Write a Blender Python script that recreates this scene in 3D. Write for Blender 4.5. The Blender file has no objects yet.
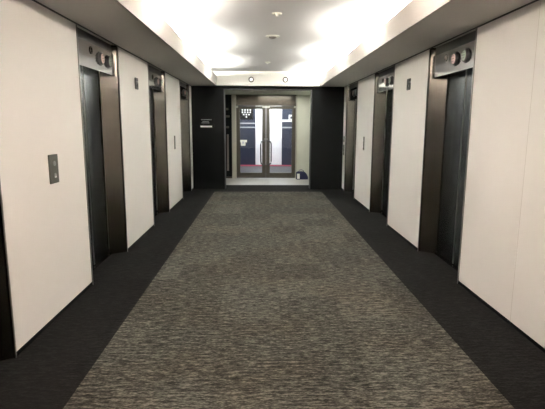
import bpy, bmesh, math, random
from mathutils import Vector, Matrix
random.seed(5)
C = bpy.context.scene.collection
S = bpy.context.scene
PI = math.pi

# ---------------------------------------------------------------- helpers
def add_box(bm, x0, x1, y0, y1, z0, z1):
    vs = [bm.verts.new((x, y, z)) for x in (x0, x1) for y in (y0, y1) for z in (z0, z1)]
    for f in ((0,1,3,2),(4,6,7,5),(0,4,5,1),(2,3,7,6),(0,2,6,4),(1,5,7,3)):
        bm.faces.new([vs[i] for i in f])

def add_prism(bm, poly, z0, z1):
    a = [bm.verts.new((x, y, z0)) for x, y in poly]
    b = [bm.verts.new((x, y, z1)) for x, y in poly]
    n = len(poly)
    bm.faces.new(a[::-1]); bm.faces.new(b)
    for i in range(n):
        bm.faces.new((a[i], a[(i+1) % n], b[(i+1) % n], b[i]))

def add_lathe(bm, prof, seg=32, mat=None):
    """prof: (radius, height) pairs round local z, placed by mat"""
    mat = mat or Matrix.Identity(4)
    rings = []
    for r, h in prof:
        if r < 1e-6:
            rings.append([bm.verts.new(mat @ Vector((0, 0, h)))])
        else:
            rings.append([bm.verts.new(mat @ Vector((r*math.cos(2*PI*i/seg), r*math.sin(2*PI*i/seg), h))) for i in range(seg)])
    for a, b in zip(rings, rings[1:]):
        for i in range(seg):
            j = (i+1) % seg
            if len(a) == 1 and len(b) == 1: continue
            if len(a) == 1: bm.faces.new((a[0], b[j], b[i]))
            elif len(b) == 1: bm.faces.new((a[i], a[j], b[0]))
            else: bm.faces.new((a[i], a[j], b[j], b[i]))

def add_tube(bm, pts, r, seg=12):
    pts = [Vector(p) for p in pts]
    rings = []
    for k, p in enumerate(pts):
        t = (pts[min(k+1, len(pts)-1)] - pts[max(k-1, 0)]).normalized()
        u = t.cross(Vector((0.31, 0.2, 0.93)) if abs(t.z) < .9 else Vector((1, 0, 0))).normalized()
        v = t.cross(u)
        rings.append([bm.verts.new(p + r*(math.cos(2*PI*i/seg)*u + math.sin(2*PI*i/seg)*v)) for i in range(seg)])
    for a, b in zip(rings, rings[1:]):
        for i in range(seg):
            bm.faces.new((a[i], a[(i+1) % seg], b[(i+1) % seg], b[i]))
    bm.faces.new(rings[0][::-1]); bm.faces.new(rings[-1])

def obj(name, bm, m, parent=None, smooth=False, bevel=0):
    bmesh.ops.recalc_face_normals(bm, faces=bm.faces)
    me = bpy.data.meshes.new(name); bm.to_mesh(me); bm.free()
    o = bpy.data.objects.new(name, me); C.objects.link(o)
    me.materials.append(m)
    if smooth:
        me.shade_smooth() if hasattr(me, 'shade_smooth') else None
        me.set_sharp_from_angle(angle=math.radians(40))
    if bevel:
        b = o.modifiers.new('bevel', 'BEVEL'); b.width = bevel; b.segments = 2; b.limit_method = 'ANGLE'
    if parent: o.parent = parent
    return o

def box(name, m, parent, *d, bevel=0):
    bm = bmesh.new(); add_box(bm, *d)
    return obj(name, bm, m, parent, bevel=bevel)

def tag(o, label, cat, group=None):
    o['label'] = label; o['category'] = cat
    if group: o['group'] = group
    return o

def thing(name, label, cat, loc=(0,0,0), rz=0, group=None):
    o = bpy.data.objects.new(name, None); C.objects.link(o)
    o.location = loc; o.rotation_euler = (0, 0, rz); o.empty_display_size = .1
    return tag(o, label, cat, group)

def struct(o):
    o['kind'] = 'structure'; return o

def dup(root, loc, rz, label, group=None):
    r = root.copy(); C.objects.link(r); r.location = loc; r.rotation_euler = (0, 0, rz); r['label'] = label
    if group: r['group'] = group
    for ch in list(root.children):
        c = ch.copy(); C.objects.link(c); c.parent = r
        for g in ch.children:
            d = g.copy(); C.objects.link(d); d.parent = c
    return r

def text_obj(name, txt, size, m, parent, matrix, depth=.002, align='CENTER', bold=0):
    cu = bpy.data.curves.new(name, 'FONT'); cu.body = txt; cu.size = size; cu.extrude = depth
    cu.align_x = align; cu.align_y = 'CENTER'; cu.offset = bold
    t = bpy.data.objects.new(name + '_tmp', cu); C.objects.link(t)
    bpy.context.view_layer.update()
    me = bpy.data.meshes.new_from_object(t.evaluated_get(bpy.context.evaluated_depsgraph_get()))
    bpy.data.objects.remove(t)
    o = bpy.data.objects.new(name, me); C.objects.link(o)
    me.materials.clear(); me.materials.append(m)
    me.transform(matrix)
    if parent: o.parent = parent
    return o

# ---------------------------------------------------------------- materials
def mat(name, col, rough=.5, metal=0, spec=.5, bump=None, var=None, emit=0):
    m = bpy.data.materials.new(name); m.use_nodes = True
    nt = m.node_tree; b = nt.nodes['Principled BSDF']
    b.inputs['Base Color'].default_value = (*col, 1)
    b.inputs['Roughness'].default_value = rough
    b.inputs['Metallic'].default_value = metal
    b.inputs['Specular IOR Level'].default_value = spec
    if emit:
        b.inputs['Emission Color'].default_value = (*col, 1)
        b.inputs['Emission Strength'].default_value = emit
    tc = nt.nodes.new('ShaderNodeTexCoord')
    if var:      # (scale xyz, amount)
        sc, amt = var
        mp = nt.nodes.new('ShaderNodeMapping'); mp.inputs['Scale'].default_value = sc
        nz = nt.nodes.new('ShaderNodeTexNoise'); nz.inputs['Scale'].default_value = 1; nz.inputs['Detail'].default_value = 4
        nt.links.new(tc.outputs['Object'], mp.inputs[0]); nt.links.new(mp.outputs[0], nz.inputs['Vector'])
        r = nt.nodes.new('ShaderNodeValToRGB')
        r.color_ramp.elements[0].position = .3; r.color_ramp.elements[1].position = .7
        r.color_ramp.elements[0].color = (*[c*(1-amt) for c in col], 1)
        r.color_ramp.elements[1].color = (*[min(1, c*(1+amt)) for c in col], 1)
        nt.links.new(nz.outputs['Fac'], r.inputs[0]); nt.links.new(r.outputs[0], b.inputs['Base Color'])
    if bump:
        sc, st = bump
        mp = nt.nodes.new('ShaderNodeMapping'); mp.inputs['Scale'].default_value = sc
        nz = nt.nodes.new('ShaderNodeTexNoise'); nz.inputs['Scale'].default_value = 1
        nt.links.new(tc.outputs['Object'], mp.inputs[0]); nt.links.new(mp.outputs[0], nz.inputs['Vector'])
        bp = nt.nodes.new('ShaderNodeBump'); bp.inputs['Strength'].default_value = st; bp.inputs['Distance'].default_value = .002
        nt.links.new(nz.outputs['Fac'], bp.inputs['Height']); nt.links.new(bp.outputs[0], b.inputs['Normal'])
    return m

def carpet(name, dark, mid, light, warm, contrast=1.0):
    """loop-pile carpet with streaks running across the corridor and 50 cm tiles"""
    m = bpy.data.materials.new(name); m.use_nodes = True
    nt = m.node_tree; N = nt.nodes; L = nt.links; b = N['Principled BSDF']
    b.inputs['Roughness'].default_value = .95; b.inputs['Specular IOR Level'].default_value = .12
    tc = N.new('ShaderNodeTexCoord')
    def noise(sc, det=3, rough=.6):
        mp = N.new('ShaderNodeMapping'); mp.inputs['Scale'].default_value = sc
        nz = N.new('ShaderNodeTexNoise'); nz.inputs['Scale'].default_value = 1
        nz.inputs['Detail'].default_value = det; nz.inputs['Roughness'].default_value = rough
        L.new(tc.outputs['Object'], mp.inputs[0]); L.new(mp.outputs[0], nz.inputs['Vector'])
        return nz.outputs['Fac']
    a = noise((11, 46, 1), 5, .8); f = noise((45, 150, 1), 2, .6); w = noise((1.1, 1.4, 1), 2)
    # tile tone
    sep = N.new('ShaderNodeSeparateXYZ'); L.new(tc.outputs['Object'], sep.inputs[0])
    def snap(o):
        s = N.new('ShaderNodeMath'); s.operation = 'SNAP'; s.inputs[1].default_value = .5; L.new(o, s.inputs[0]); return s.outputs[0]
    cb = N.new('ShaderNodeCombineXYZ'); L.new(snap(sep.outputs[0]), cb.inputs[0]); L.new(snap(sep.outputs[1]), cb.inputs[1])
    wn = N.new('ShaderNodeTexWhiteNoise'); wn.noise_dimensions = '3D'; L.new(cb.outputs[0], wn.inputs['Vector'])
    def mth(op, x, y):
        n = N.new('ShaderNodeMath'); n.operation = op
        for i, v in enumerate((x, y)):
            if isinstance(v, (int, float)): n.inputs[i].default_value = v
            else: L.new(v, n.inputs[i])
        return n.outputs[0]
    s = mth('ADD', mth('MULTIPLY', a, .68), mth('MULTIPLY', f, .32))
    s = mth('ADD', s, mth('MULTIPLY', mth('SUBTRACT', wn.outputs['Value'], .5), .035))
    r = N.new('ShaderNodeValToRGB'); e = r.color_ramp.elements
    e[0].position = .5 - .14*contrast; e[0].color = (*dark, 1); e[1].position = .5 + .14*contrast; e[1].color = (*light, 1)
    k = e.new(.5); k.color = (*mid, 1)
    L.new(s, r.inputs[0])
    mx = N.new('ShaderNodeMix'); mx.data_type = 'RGBA'; mx.blend_type = 'MULTIPLY'
    wr = N.new('ShaderNodeValToRGB'); wr.color_ramp.elements[0].position = .42; wr.color_ramp.elements[1].position = .62
    wr.color_ramp.elements[0].color = (1, 1, 1, 1); wr.color_ramp.elements[1].color = (*warm, 1)
    L.new(w, wr.inputs[0]); mx.inputs['Factor'].default_value = 1
    L.new(r.outputs[0], mx.inputs[6]); L.new(wr.outputs[0], mx.inputs[7]); L.new(mx.outputs[2], b.inputs['Base Color'])
    bp = N.new('ShaderNodeBump'); bp.inputs['Strength'].default_value = .5; bp.inputs['Distance'].default_value = .004
    L.new(s, bp.inputs['Height']); L.new(bp.outputs[0], b.inputs['Normal'])
    return m

def glass_mat(name, tint=(.93, .95, .94)):
    m = bpy.data.materials.new(name); m.use_nodes = True
    nt = m.node_tree; N = nt.nodes; L = nt.links; N.remove(N['Principled BSDF'])
    t = N.new('ShaderNodeBsdfTransparent'); t.inputs[0].default_value = (*tint, 1)
    g = N.new('ShaderNodeBsdfGlossy'); g.inputs['Roughness'].default_value = .02
    f = N.new('ShaderNodeFresnel'); f.inputs[0].default_value = 1.5
    mx = N.new('ShaderNodeMixShader'); L.new(f.outputs[0], mx.inputs[0]); L.new(t.outputs[0], mx.inputs[1]); L.new(g.outputs[0], mx.inputs[2])
    L.new(mx.outputs[0], N['Material Output'].inputs[0]); return m

M = {}
M['white_panel'] = mat('white_panel', (.85, .825, .785), .42, spec=.35, var=((.8, .8, .5), .02))
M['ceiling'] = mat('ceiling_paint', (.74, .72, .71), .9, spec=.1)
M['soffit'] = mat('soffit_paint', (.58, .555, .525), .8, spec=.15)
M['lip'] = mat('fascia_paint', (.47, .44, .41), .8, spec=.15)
M['black'] = mat('black_skirting', (.004, .004, .004), .7, spec=.1)
M['carpet'] = carpet('grey_carpet', (.012, .0117, .0096), (.042, .041, .0335), (.138, .134, .112), (1.0, .93, .88), .62)
M['carpet_dark'] = carpet('charcoal_carpet', (.0022, .0021, .002), (.0058, .0056, .0052), (.016, .0155, .0145), (1.0, .95, .93), .7)
M['steel'] = mat('brushed_steel', (.115, .107, .094), .2, 1, var=((4, 4, 60), .06))
M['door_steel'] = mat('elevator_door_steel', (.215, .235, .255), .27, 1, var=((3, 60, .6), .06))
M['header_steel'] = mat('header_steel', (.50, .50, .50), .10, 1)
M['edge_steel'] = mat('edge_steel', (.28, .27, .255), .3, 1)
M['dark_steel'] = mat('dark_steel', (.06, .06, .06), .5, .6)
M['recess_steel'] = mat('recess_steel', (.13, .13, .125), .35, .9)
M['end_wall'] = mat('dark_end_wall', (.0045, .005, .0052), .5, spec=.15)
M['frame'] = mat('bronze_aluminium', (.095, .088, .072), .35, .8)
M['frame_light'] = mat('pale_aluminium', (.48, .47, .41), .35, .4)
M['transom'] = mat('transom_panel', (.10, .092, .076), .22, .7)
M['cream'] = mat('cream_wall', (.66, .67, .58), .6)
M['tile'] = mat('pale_stone_floor', (.42, .42, .40), .35, var=((3, 3, 3), .05))
M['navy'] = mat('navy_wall', (.022, .03, .055), .5)
M['room_white'] = mat('bright_white_wall', (.9, .9, .92), .6)
M['room_floor'] = mat('grey_vinyl_floor', (.05, .048, .052), .7, var=((2, 2, 2), .06))
M['red'] = mat('red_mat', (.26, .02, .05), .85, bump=((200, 200, 1), .4))
M['strip'] = mat('grey_rail', (.42, .44, .46), .4)
M['paper'] = mat('white_paper', (.85, .85, .82), .6)
M['yellow_paper'] = mat('cream_paper', (.80, .78, .62), .6)
M['glass'] = glass_mat('clear_glass')
M['plate'] = mat('call_plate_metal', (.12, .12, .10), .4, .5)
M['button'] = mat('button_metal', (.35, .37, .35), .3, .5)
M['button_lit'] = mat('button_white', (.85, .85, .85), .4)
M['numeral'] = mat('black_numeral', (.01, .01, .01), .4)
M['lens_warm'] = mat('lantern_lens_pink', (.62, .46, .42), .25)
M['lens_green'] = mat('lantern_lens_green', (.34, .42, .34), .25)
M['lantern'] = mat('lantern_housing', (.10, .10, .10), .3, .8)
M['fitting'] = mat('fitting_white', (.80, .79, .74), .5)
M['ring_cream'] = mat('fitting_cream', (.80, .78, .68), .4)
M['handle'] = mat('handle_grey', (.045, .045, .045), .45)
M['end_white'] = mat('end_fascia_white', (.90, .89, .85), .7)
M['spot_ring'] = mat('spot_ring_grey', (.07, .065, .06), .5)
M['fitting_dark'] = mat('fitting_grey', (.22, .20, .18), .4, .5)
M['glow'] = mat('spot_lens', (1, .98, .93), .4, emit=.3)
M['yellowish'] = mat('fitting_brass', (.55, .50, .30), .4, .4)
M['bag'] = mat('navy_cloth', (.018, .022, .075), .8, bump=((60, 60, 60), .6))
M['groove'] = mat('panel_joint', (.66, .62, .57), .7)
M['dark_glass'] = mat('dark_side_glass', (.02, .022, .024), .08)

# ---------------------------------------------------------------- dimensions (metres)
W = 1.782      # half width of the lift hall
H = 2.40       # side soffits
HC = 2.715     # raised ceiling
LIPX = 1.19    # inner edge of the soffits
LIPZ = 2.60    # top of the cove lip
YB = -4.0      # hall behind the photographer
YE = 11.15     # dark end wall
YF = 10.98     # far end of the raised ceiling
BB = .03       # skirting gap
openings = [(1.73, 2.93), (4.35, 5.55), (6.975, 8.175), (9.60, 10.80)]
VX = 1.22; YV = 13.35; VH = 2.345

# ---------------------------------------------------------------- floor
bm = bmesh.new(); add_box(bm, -1.231, 1.237, YB, 10.70, -.05, 0)
struct(obj('floor', bm, M['carpet']))
bm = bmesh.new()
add_box(bm, -2.1, -1.231, YB, 10.70, -.05, 0); add_box(bm, 1.237, 2.1, YB, 10.70, -.05, 0)
add_box(bm, -2.1, 2.1, 10.70, 11.90, -.05, 0)
struct(obj('floor', bm, M['carpet_dark']))
bm = bmesh.new(); add_box(bm, -VX-.1, VX+.1, 11.90, YV+.12, -.05, 0)
struct(obj('floor', bm, M['tile']))
bm = bmesh.new(); add_box(bm, -3.2, 3.2, YV+.12, 18.4, -.05, 0)
struct(obj('floor', bm, M['room_floor']))

# ---------------------------------------------------------------- walls of the lift hall
def side_wall(s, name, ops):
    edges = [YB] + [v for o in ops for v in o] + [YE]
    a, b = sorted((s*W, s*(W+.253)))
    for y0, y1 in zip(edges[::2], edges[1::2]):      # one wall pier between each pair of lifts
        p = struct(box(name, M['white_panel'], None, a, b, y0, y1, BB, H))
        if y0 == YB: w = p
    a, b = sorted((s*(W+.253), s*(W+.34)))
    struct(box(name, M['black'], None, a, b, YB, YE, 0, H))   # shaft side behind the lifts
    bm = bmesh.new(); a, b = sorted((s*(W-.001), s*(W+.2)))
    for y0, y1 in zip(edges[::2], edges[1::2]):
        add_box(bm, a, b, y0+.002, y1-.002, 0, BB)
    struct(obj('baseboard_' + name[5:], bm, M['black']))
    return w
side_wall(-1, 'wall_left', openings)
wr = side_wall(1, 'wall_right', openings[1:])
box('panel_joint', M['groove'], wr, W-.0008, W+.002, 3.385, 3.389, BB, H)
struct(box('wall_front', M['white_panel'], None, -2.1, 2.1, YB-.1, YB, 0, HC+.1))

# dark end wall with the opening
OX0, OX1, OZ = -1.035, 1.03, 2.335
bm = bmesh.new()
add_box(bm, -2.1, OX0, YE, YE+.22, 0, HC+.1); add_box(bm, OX1, 2.1, YE, YE+.22, 0, HC+.1)
add_box(bm, OX0, OX1, YE, YE+.22, OZ, HC+.1)
struct(obj('wall_back', bm, M['end_wall']))
bm = bmesh.new()      # slim steel lining of the opening
add_box(bm, OX0, OX0+.02, YE-.012, YE+.23, 0, OZ); add_box(bm, OX1-.02, OX1, YE-.012, YE+.23, 0, OZ)
add_box(bm, OX0, OX1, YE-.012, YE+.23, OZ-.015, OZ)
struct(obj('trim_1', bm, M['dark_steel']))

# ---------------------------------------------------------------- ceiling
bm = bmesh.new(); add_box(bm, -2.1, 2.1, YB, YE, HC, HC+.06)
struct(obj('ceiling', bm, M['ceiling']))
bm = bmesh.new()
for s in (-1, 1):
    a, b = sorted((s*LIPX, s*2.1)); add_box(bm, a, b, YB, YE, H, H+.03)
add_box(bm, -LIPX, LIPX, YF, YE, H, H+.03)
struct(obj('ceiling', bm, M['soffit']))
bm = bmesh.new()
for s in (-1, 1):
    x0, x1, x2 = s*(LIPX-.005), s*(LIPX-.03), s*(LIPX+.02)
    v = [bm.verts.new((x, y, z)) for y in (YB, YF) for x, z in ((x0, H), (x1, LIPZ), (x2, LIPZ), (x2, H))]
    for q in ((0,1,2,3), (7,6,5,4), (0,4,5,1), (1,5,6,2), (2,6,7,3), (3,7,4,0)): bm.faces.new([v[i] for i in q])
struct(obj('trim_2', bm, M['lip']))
bm = bmesh.new()
for s in (-1, 1):
    a, b = sorted((s*1.46, s*1.48)); add_box(bm, a, b, YB, YE, H+.03, HC)
add_box(bm, -1.46, 1.46, YF-.005, YF+.02, H+.03, HC); add_box(bm, -LIPX, LIPX, YF-.005, YF+.02, H, H+.03)
struct(obj('trim_7', bm, M['end_white']))
bm = bmesh.new()      # shadow joint where soffit meets wall
for s in (-1, 1):
    a, b = sorted((s*(W-.010), s*(W+.0))); add_box(bm, a, b, YB, YE, H-.010, H)
struct(obj('trim_3', bm, M['dark_steel']))

# ---------------------------------------------------------------- lifts
def make_elevator():
    t = thing('elevator_entrance', '', 'elevator')
    hw, iw, D = .60, .475, .175
    for s in (1, -1):
        bm = bmesh.new()
        poly = [(.004, s*hw), (-D, s*hw), (-D, s*iw), (-.012, s*(hw-.012)), (.004, s*(hw-.012))]
        add_prism(bm, poly, 0, H)
        j = obj('jamb', bm, M['steel'], t)
        bm = bmesh.new(); y0, y1 = sorted((s*(hw-.013), s*(hw-.001)))
        add_box(bm, .004, .008, y0, y1, 0, H)
        obj('edge_strip', bm, M['edge_steel'], j)
    bm = bmesh.new()
    def hwat(x): return iw + (hw-.012-iw)*(x + D)/(D-.012)
    add_prism(bm, [(-.03, -hwat(-.03)), (-.03, hwat(-.03)), (-D, iw), (-D, -iw)], 2.06, 2.305)
    hd = obj('header_panel', bm, M['header_steel'], t, bevel=.003)
    bm = bmesh.new()
    add_prism(bm, [(-.055, -hwat(-.055)), (-.055, hwat(-.055)), (-D, iw), (-D, -iw)], 2.305, H)
    obj('top_recess', bm, M['recess_steel'], t)
    # round emblem ring on the header
    R = Matrix.Translation((-.03, -.17, 2.235)) @ Matrix.Rotation(PI/2, 4, 'Y')
    bm = bmesh.new(); add_lathe(bm, [(.022, 0), (.022, .006), (.036, .006), (.036, 0)], 24, R)
    obj('ring', bm, M['steel'], hd, smooth=True)
    # two round hall lanterns
    for y, ml, nm in ((.09, 'lens_warm', 'pinkish lantern lens'), (.335, 'lens_green', 'greenish lantern lens')):
        R = Matrix.Translation((-.03, y, 2.19)) @ Matrix.Rotation(PI/2, 4, 'Y')
        bm = bmesh.new()
        add_lathe(bm, [(.072, 0), (.072, .006), (.064, .010), (.062, .022), (.056, .028), (.050, .028), (.050, .020), (0, .020)], 36, R)
        ln = obj('hall_lantern', bm, M['lantern'], t, smooth=True)
        bm = bmesh.new()
        add_lathe(bm, [(.0495, .021), (.045, .030), (.030, .036), (0, .038)], 36, R)
        l = obj('lens', bm, M[ml], ln, smooth=True); l['label'] = nm
        bm = bmesh.new()
        for k in range(3):
            zz = 2.19 + (k-1)*.026
            add_box(bm, .0045, .0110, y-.036+abs(k-1)*.008, y+.036-abs(k-1)*.008, zz-.003, zz+.003)
        obj('louvre', bm, M['lantern'], ln)
    # door leaves
    for s in (1, -1):
        bm = bmesh.new(); y0, y1 = sorted((s*.004, s*(iw-.008)))
        add_box(bm, -.215, -.188, y0, y1, .012, 2.075)
        dl = obj('door_panel', bm, M['door_steel'], t, bevel=.002)
        bm = bmesh.new(); y0, y1 = sorted((s*.003, s*.011))
        add_box(bm, -.188, -.184, y0, y1, .02, 2.06)
        obj('door_edge', bm, M['edge_steel'], dl)
    bm = bmesh.new()
    add_box(bm, -.25, -.22, -hw+.001, hw-.001, 0, H-.002)
    obj('shaft_lining', bm, M['black'], t)
    # sill with grooves
    bm = bmesh.new()
    for k in range(4):
        x0 = -.22 + k*.017
        add_box(bm, x0, x0+.011, -iw, iw, 0, .010)
    add_box(bm, -.22, -.152, -iw, iw, 0, .005)
    obj('sill', bm, M['steel'], t)
    return t

lift = make_elevator()
names = ['nearest', 'second', 'third', 'farthest']
labL = ['steel elevator entrance at the left edge of the photo, nearest on left wall',
        'steel elevator entrance on left wall just past the square call button plate',
        'steel elevator entrance on left wall between the black numeral and the slim call plate',
        'farthest steel elevator entrance on left wall, beside the dark end wall']
labR = ['large steel elevator entrance at right, nearest on the right wall, two round lanterns',
        'steel elevator entrance on right wall just beyond the black numeral',
        'farthest steel elevator entrance on right wall, next to the two stacked wall plates']
lift['label'] = labL[0]; lift['group'] = 'elevators in the left wall'
lift.location = (-W, sum(openings[0])/2, 0)
for o, l in zip(openings[1:], labL[1:]):
    dup(lift, (-W, sum(o)/2, 0), 0, l, 'elevators in the left wall')
for o, l in zip(openings[1:], labR):
    dup(lift, (W, sum(o)/2, 0), PI, l, 'elevators in the right wall')

# ---------------------------------------------------------------- call plates, numerals
def call_plate(loc, rz, w, h, n, label, name='call_button_plate'):
    t = thing(name, label, 'button panel', loc, rz)
    box('plate', M['plate'], t, 0, .012, -w/2, w/2, -h/2, h/2, bevel=.003)
    for k in range(n):
        z = h*.19 - k*h*.42/(max(n-1, 1))
        R = Matrix.Translation((.012, .004, z)) @ Matrix.Rotation(PI/2, 4, 'Y')
        bm = bmesh.new(); add_lathe(bm, [(.020, 0), (.020, .004), (.015, .006), (0, .006)], 20, R)
        b = obj('button', bm, M['button'], t, smooth=True)
        box('arrow', M['button_lit'] if k == n-1 else M['button'], b, .018, .0195, -.010, .016, z-.016, z-.004)
    return t
call_plate((-W, 3.69, 1.18), 0, .15, .225, 2, 'square-cut grey metal call button plate on the nearest left white wall panel')
call_plate((-W, 8.88, 1.19), 0, .085, .25, 2, 'slim dark call button plate on the far left white wall panel')
call_plate((W, 8.85, 1.185), PI, .085, .25, 3, 'slim dark call button plate on right wall between the two farther elevators')
call_plate((W, 11.0, 1.20), PI, .10, .13, 1, 'small dark wall plate, upper of two beside the dark end wall', 'wall_plate')
call_plate((W, 11.0, .95), PI, .10, .24, 2, 'taller dark wall plate, lower of two beside the dark end wall', 'wall_plate')

def numeral(loc, rz, label):
    # a bold block "6"; reader's right is local +Y, up is +Z, reader stands on +X
    bm = bmesh.new()
    w, h, t = .066, .072, .042
    out = [(-w, -h+.012), (-w+.012, -h), (w-.012, -h), (w, -h+.012), (w, .012), (w-.012, .024), (-w+t, .024),
           (-w+t, h-t), (w-.006, h-t), (w-.006, h), (-w+.012, h), (-w, h-.012)]
    hole = [(-w+t, -h+t-.006), (w-t, -h+t-.006), (w-t, -.006), (-w+t, -.006)]
    ed = []
    for ring in (out, hole):
        vs = [bm.verts.new((0, y, z)) for y, z in ring]
        ed += [bm.edges.new((vs[k], vs[(k+1) % len(vs)])) for k in range(len(vs))]
    bmesh.ops.triangle_fill(bm, edges=ed, use_beauty=True)
    ex = bmesh.ops.extrude_face_region(bm, geom=bm.faces[:])
    bmesh.ops.translate(bm, vec=(.012, 0, 0), verts=[g for g in ex['geom'] if isinstance(g, bmesh.types.BMVert)])
    o = obj('floor_number', bm, M['numeral'])
    o.location = loc; o.rotation_euler = (0, 0, rz)
    return tag(o, label, 'floor number')
numeral((-W, 6.30, 2.045), 0, 'black raised floor number high on the left white wall')
numeral((W, 6.26, 2.055), PI, 'black raised floor number high on the right white wall')

# plaque on the dark end wall
pl = thing('wall_plaque', 'small dark plaque with a white bar on the end wall, left of the opening', 'sign', (-1.43, YE, 1.56))
box('plate', M['end_wall'], pl, -.17, .17, -.008, 0, -.11, .10, bevel=.002)
bm = bmesh.new(); add_box(bm, -.15, .12, -.011, -.008, -.102, -.066); obj('white_bar', bm, M['paper'], pl)
bm = bmesh.new()
for r, (z, a, b) in enumerate(((.075, -.13, .09), (.035, -.10, .05), (.0, -.12, .06))):
    x = a
    while x < b:
        w = random.uniform(.012, .03); add_box(bm, x, x+w, -.0095, -.008, z-.008, z+.006); x += w+.007
tl = obj('lettering', bm, M['strip'], pl); tl['kind'] = 'stuff'

# ---------------------------------------------------------------- ceiling fittings
def ring_fitting(name, loc, r, label, cat, style):
    t = thing(name, label, cat, loc)
    F = Matrix.Rotation(PI, 4, 'X')
    bm = bmesh.new(); add_lathe(bm, [(r, 0), (r, .004), (r*.92, .010), (r*.62, .012), (r*.58, .004), (r*.58, 0)], 36, F)
    obj('trim_ring', bm, M['ring_cream'], t, smooth=True)
    if style == 'detector':
        bm = bmesh.new(); add_lathe(bm, [(r*.56, .0), (r*.56, .018), (r*.48, .026), (r*.40, .020), (r*.30, .020), (r*.26, .034), (0, .036)], 36, F)
        obj('sensor_head', bm, M['fitting_dark'], t, smooth=True)
        bm = bmesh.new()
        for k in range(10):
            a = k*2*PI/10; add_box(bm, *(lambda x, y: (x-.005, x+.005, y-.005, y+.005))(r*.35*math.cos(a), r*.35*math.sin(a)), -.030, -.018)
        obj('vent', bm, M['fitting_dark'], t)
    else:
        bm = bmesh.new(); add_lathe(bm, [(r*.5, 0), (r*.5, .006), (r*.2, .008), (r*.2, .03), (r*.42, .032), (r*.42, .035), (0, .036)], 24, F)
        obj('sprinkler_head', bm, M['fitting'], t, smooth=True)
ring_fitting('sprinkler', (.015, 5.33, HC), .055, 'small round ceiling fitting nearest the viewer, along the ceiling centre', 'sprinkler', 's')
ring_fitting('smoke_detector', (0, 6.66, HC), .095, 'larger round ceiling fitting, middle of the three along the ceiling centre', 'smoke detector', 'detector')
ring_fitting('sprinkler', (-.03, 9.35, HC), .055, 'small round ceiling fitting farthest down the ceiling centre', 'sprinkler', 's')

for x, l in ((-.385, 'left of two small round ringed spotlights on the white end fascia'), (.392, 'right of two small round ringed spotlights on the white end fascia')):
    t = thing('spotlight', l, 'light', (x, YF-.005, 2.535), 0, 'spotlights on the end fascia')
    F = Matrix.Rotation(PI/2, 4, 'X')
    bm = bmesh.new(); add_lathe(bm, [(.062, 0), (.062, .012), (.056, .018), (.038, .016), (.036, .004)], 32, F)
    obj('ring', bm, M['spot_ring'], t, smooth=True)
    bm = bmesh.new(); add_lathe(bm, [(.037, .005), (.028, .010), (0, .012)], 32, F)
    obj('lens', bm, M['glow'], t, smooth=True)

# ---------------------------------------------------------------- vestibule and glass doors
bm = bmesh.new()
add_box(bm, VX, VX+.1, YE+.22, YV, 0, VH); add_box(bm, .845, VX+.1, YV, YV+.12, 0, VH+.6)
struct(obj('wall_right', bm, M['cream']))
bm = bmesh.new()
add_box(bm, -VX-.1, -VX, YE+.22, YV, 0, VH); add_box(bm, -VX-.1, -1.165, YV, YV+.12, 0, VH+.6)
struct(obj('wall_left', bm, M['end_wall']))
bm = bmesh.new(); add_box(bm, -VX-.1, VX+.1, YE+.22, YV+.12, VH, VH+.06)
struct(obj('ceiling', bm, M['cream']))
bm = bmesh.new(); add_box(bm, -1.165, .845, YV, YV+.12, VH, VH+.6)
struct(obj('wall_back', bm, M['cream']))
# side light on the left with dark glass
sl = struct(thing('window_1', '', '', (0, 0, 0)))
for k in ('label', 'category'):
    if k in sl: del sl[k]
box('pane', M['dark_glass'], sl, -1.165, -.985, YV+.05, YV+.06, .05, VH)
box('mullion', M['fitting_dark'], sl, -1.13, -1.08, YV+.03, YV+.048, .22, 1.25)
bm = bmesh.new()
add_box(bm, -1.165, -.985, YV+.03, YV+.08, 0, .05)
obj('bottom_rail', bm, M['frame'], sl)
bm = bmesh.new()
for z, w in ((1.95, .05), (1.75, .08), (1.45, .06)): add_box(bm, -1.15+.02*w, -1.15+w+.02, YV+.036, YV+.049, z-.03, z+.03)
obj('sticker', bm, M['plate'], sl)
# frame posts + transom
bm = bmesh.new(); add_box(bm, -.985, -.865, YV-.03, YV+.12, 0, VH)
struct(obj('trim_4', bm, M['frame_light'], bevel=.004))
bm = bmesh.new(); add_box(bm, .815, .845, YV-.03, YV+.12, 0, VH)
struct(obj('trim_5', bm, M['frame_light'], bevel=.004))
bm = bmesh.new(); add_box(bm, -.865, .815, YV, YV+.10, 2.065, VH)
tr = struct(obj('trim_6', bm, M['transom']))
bm = bmesh.new(); add_box(bm, -.865, -.84, YV-.02, YV, 2.04, VH); add_box(bm, .79, .815, YV-.02, YV, 2.04, VH)
add_box(bm, -.865, .815, YV-.02, YV, VH-.03, VH); add_box(bm, -.865, .815, YV-.02, YV, 2.04, 2.07)
obj('transom_frame', bm, M['frame'], tr)

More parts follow.
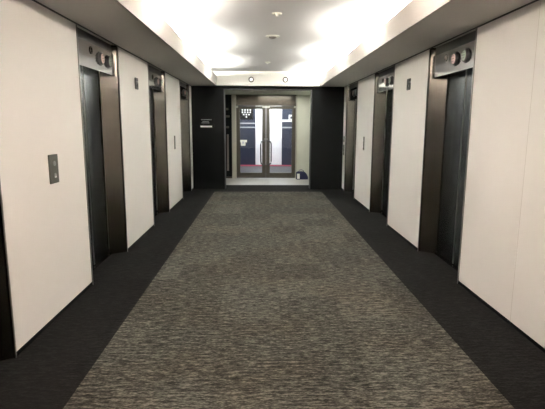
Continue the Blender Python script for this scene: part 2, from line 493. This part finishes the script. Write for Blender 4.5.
def glass_door(name, x0, x1, hinge_left):
    d = bpy.data.objects.new(name, None); C.objects.link(d); struct(d)
    d.location = ((x0+x1)/2, YV+.045, 0); w = (x1-x0)/2
    st = .105
    # frame
    bm = bmesh.new()
    for a, b in ((-w, -w+st), (w-st, w)):
        add_box(bm, a, b, -.022, .022, .02, 2.035)
    add_box(bm, -w+st, w-st, -.022, .022, 1.955, 2.035); add_box(bm, -w+st, w-st, -.022, .022, .02, .165)
    obj('door_frame', bm, M['frame'], d, bevel=.004)
    box('glass_pane', M['glass'], d, -w+st-.005, w-st+.005, -.005, .005, .16, 1.96)
    s = 1 if hinge_left else -1
    xi = s*(w-.03)
    # bowed pull handle
    bm = bmesh.new()
    xc = s*(w-.045)
    pts = [(xc, -.02, .40), (xc-s*.02, -.06, .40), (xc-s*.085, -.08, .43), (xc-s*.10, -.085, .50), (xc-s*.10, -.085, .98), (xc-s*.085, -.08, 1.04), (xc-s*.02, -.06, 1.07), (xc, -.02, 1.07)]
    pts = [(x, y, z) for x, y, z in pts]
    add_tube(bm, pts, .020, 14)
    obj('pull_handle', bm, M['handle'], d, smooth=True)
    box('pivot_cap', M['frame_light'], d, *sorted((s*(w-.10), s*w)), -.03, -.022, 1.985, 2.04)
    box('pivot_cap', M['frame_light'], d, *sorted((-s*(w-.055), -s*w)), -.03, -.022, 1.985, 2.04)
    R = Matrix.Translation((xi, -.022, 1.12)) @ Matrix.Rotation(PI/2, 4, 'X')
    bm = bmesh.new(); add_lathe(bm, [(.018, 0), (.018, .006), (0, .008)], 20, R)
    obj('lock', bm, M['edge_steel'], d, smooth=True)
glass_door('door_1', -.862, -.028, True)
glass_door('door_2', -.022, .812, False)

# navy bundle by the right door post
def bag():
    t = thing('cloth_bag', 'low navy blue bag with a white side standing by the right door post', 'bag', (1.0, YV-.14, 0))
    bm = bmesh.new()
    prof = [(-.165, 0), (-.165, .19), (-.12, .215), (.02, .215), (.08, .20), (.13, .15), (.165, .07), (.17, 0)]
    rings = []
    for y, k in ((-.10, .93), (-.07, 1.0), (0, 1.03), (.07, 1.0), (.10, .93)):
        rings.append([bm.verts.new((x*k, y, z*k + (.004*math.sin(x*40+y*30) if z > .1 else 0))) for x, z in prof])
    for a, b in zip(rings, rings[1:]):
        for i in range(len(prof)):
            j = (i+1) % len(prof); bm.faces.new((a[i], a[j], b[j], b[i]))
    bm.faces.new(rings[0]); bm.faces.new(rings[-1][::-1])
    obj('body', bm, M['bag'], t, smooth=True, bevel=.012)
    l = box('side_panel', M['paper'], t, -.150, -.075, -.112, -.098, .02, .165, bevel=.004); l['label'] = 'white side panel'
    bm = bmesh.new(); add_tube(bm, [(-.10, 0, .20), (-.085, 0, .255), (-.02, 0, .27), (.035, 0, .245), (.05, 0, .20)], .008, 8)
    obj('strap', bm, M['bag'], t, smooth=True)
bag()

# ---------------------------------------------------------------- bright room beyond the glass
RY = 18.0
RH = 2.75
bm = bmesh.new(); add_box(bm, -3.2, 3.2, RY, RY+.1, 0, RH)
struct(obj('wall_back', bm, M['room_white']))
bm = bmesh.new(); add_box(bm, -3.3, -3.2, YV+.12, RY, 0, RH); struct(obj('wall_left', bm, M['room_white']))
bm = bmesh.new(); add_box(bm, 3.2, 3.3, YV+.12, RY, 0, RH); struct(obj('wall_right', bm, M['room_white']))
bm = bmesh.new(); add_box(bm, -3.3, 3.3, YV+.12, RY+.1, RH, RH+.06); struct(obj('ceiling', bm, M['room_white']))
bm = bmesh.new(); add_box(bm, -3.2, -1.32, YV+.02, YV+.12, 0, RH); add_box(bm, 1.32, 3.2, YV+.02, YV+.12, 0, RH)
struct(obj('wall_front', bm, M['room_white']))
# navy partitions left and right of the bright centre
def navy(x0, x1, name, label):
    t = thing(name, label, 'partition', ((x0+x1)/2, RY-.08, 0)); w = (x1-x0)/2
    box('panel', M['navy'], t, -w, w, -.05, .05, .0, 2.6, bevel=.004)
    return t
nl = navy(-1.55, -.38, 'partition', 'dark navy partition seen through the left glass door')
nr = navy(.62, 1.75, 'partition', 'dark navy partition seen through the right glass door')
for t, zs in ((nl, (1.57, 1.42)), (nr, (1.42,))):
    for z in zs:
        box('rail', M['strip'], t, -.585 if t is nl else -.56, .575 if t is nl else .56, -.062, -.05, z-.022, z+.022)
# dot cluster sign
ds = thing('dotted_sign', 'sign of white dots in a tapering cluster on the left navy partition', 'sign', (-.72, RY-.13, 1.93))
bm = bmesh.new(); add_box(bm, -.26, .26, -.008, 0, -.22, .20); obj('board', bm, M['black'], ds)
for r, n in enumerate((4, 4, 3, 1)):
    for k in range(n):
        R = Matrix.Translation(((k-(n-1)/2)*.098, -.008, .13-r*.085)) @ Matrix.Rotation(PI/2, 4, 'X')
        bm = bmesh.new(); add_lathe(bm, [(.028, 0), (.028, .004), (0, .005)], 16, R); obj('dot', bm, M['paper'], ds, smooth=True)
nt_ = thing('notice', 'pale notice with a dark mark low on the left navy partition', 'notice', (-.85, RY-.13, .83))
box('sheet', M['yellow_paper'], nt_, -.15, .15, -.005, 0, .03, .12)
box('sheet', M['yellow_paper'], nt_, -.08, .09, -.005, 0, -.10, .03)
box('mark', M['strip'], nt_, -.03, .05, -.009, -.005, -.03, .06)
s2 = thing('notice', 'white notice with a framed corner on the right navy partition', 'notice', (.90, RY-.13, 1.72))
box('sheet', M['paper'], s2, -.30, .20, -.005, 0, -.09, -.01)
box('board', M['paper'], s2, -.03, .20, -.005, 0, -.01, .17)
box('picture', M['navy'], s2, .03, .13, -.010, -.005, .02, .11)
s3 = thing('paper_slip', 'small pale slips pinned at the right edge of the right navy partition', 'paper', (1.04, RY-.13, 1.2))
for k, z in enumerate((.12, 0, -.12)):
    box('slip', M['strip'], s3, -.04, .05, -.005, 0, z-.03, z+.04)
# red runner on the floor in front of the far wall
bm = bmesh.new(); add_box(bm, -2.4, 2.4, 17.35, 17.84, 0, .012)
tag(obj('floor_mat', bm, M['red'], bevel=.004), 'long thin red mat on the floor beyond the glass doors', 'mat')

# ---------------------------------------------------------------- light
def area(name, loc, sx, sy, power, col, rot=(0, 0, 0), spread=PI):
    l = bpy.data.lights.new(name, 'AREA'); l.shape = 'RECTANGLE'; l.size = sx; l.size_y = sy
    l.energy = power; l.color = col; l.spread = spread
    o = bpy.data.objects.new(name, l); C.objects.link(o); o.location = loc; o.rotation_euler = rot
    return o
warm = (1, .845, .745); neut = (.97, .985, .915)
P0 = 40; TILT = 40
for y in (-2.4, -.05, 2.3, 4.6, 6.93, 9.27):
    k = min(1, max(0, (y-1)/6)); c = tuple(a*(1-k)+b*k for a, b in zip(warm, neut))
    area('cove_tube', (-1.39, y, 2.572), .05, .95, P0, c, (PI, math.radians(TILT), 0))
for y in (-3.5, -1.2, 1.15, 3.45, 5.75, 8.0, 10.25):
    k = min(1, max(0, (y-1)/6)); c = tuple(a*(1-k)+b*k for a, b in zip(warm, neut))
    area('cove_tube', (1.39, y, 2.572), .05, .95, P0, c, (PI, -math.radians(TILT), 0))
area('vestibule_lamp', (0.25, 12.7, VH-.01), .9, .25, 4.5, (1, 1, .92))
area('room_lamp', (0.1, 16.2, RH-.01), 2.4, 1.2, 22, (.93, .96, 1))
area('wall_washer', (0.1, 17.35, RH-.01), 1.2, .15, 20, (.95, .97, 1), (math.radians(18), 0, 0))

w = bpy.data.worlds.new('world'); S.world = w; w.use_nodes = True
w.node_tree.nodes['Background'].inputs[0].default_value = (.02, .02, .02, 1)
w.node_tree.nodes['Background'].inputs[1].default_value = 1

# ---------------------------------------------------------------- camera
cam = bpy.data.cameras.new('camera'); co = bpy.data.objects.new('camera', cam); C.objects.link(co)
F, yaw, pitch, roll = 467.65, .023907547, -.169532685, .004422021
cam.sensor_fit = 'HORIZONTAL'; cam.sensor_width = 36; cam.lens = F/545*36
f = Vector((math.sin(yaw)*math.cos(pitch), math.cos(yaw)*math.cos(pitch), math.sin(pitch)))
r = Vector((math.cos(yaw), -math.sin(yaw), 0)); u = r.cross(f)
r2 = math.cos(roll)*r + math.sin(roll)*u; u2 = -math.sin(roll)*r + math.cos(roll)*u
m = Matrix((r2, u2, -f)).transposed().to_4x4(); m.translation = (-.151137, 0, 1.53)
co.matrix_world = m; cam.clip_start = .05
S.camera = co
S.view_settings.view_transform = 'Standard'; S.view_settings.look = 'None'
S.view_settings.gamma = 1; S.view_settings.use_curve_mapping = False
S.view_settings.exposure = 2.2
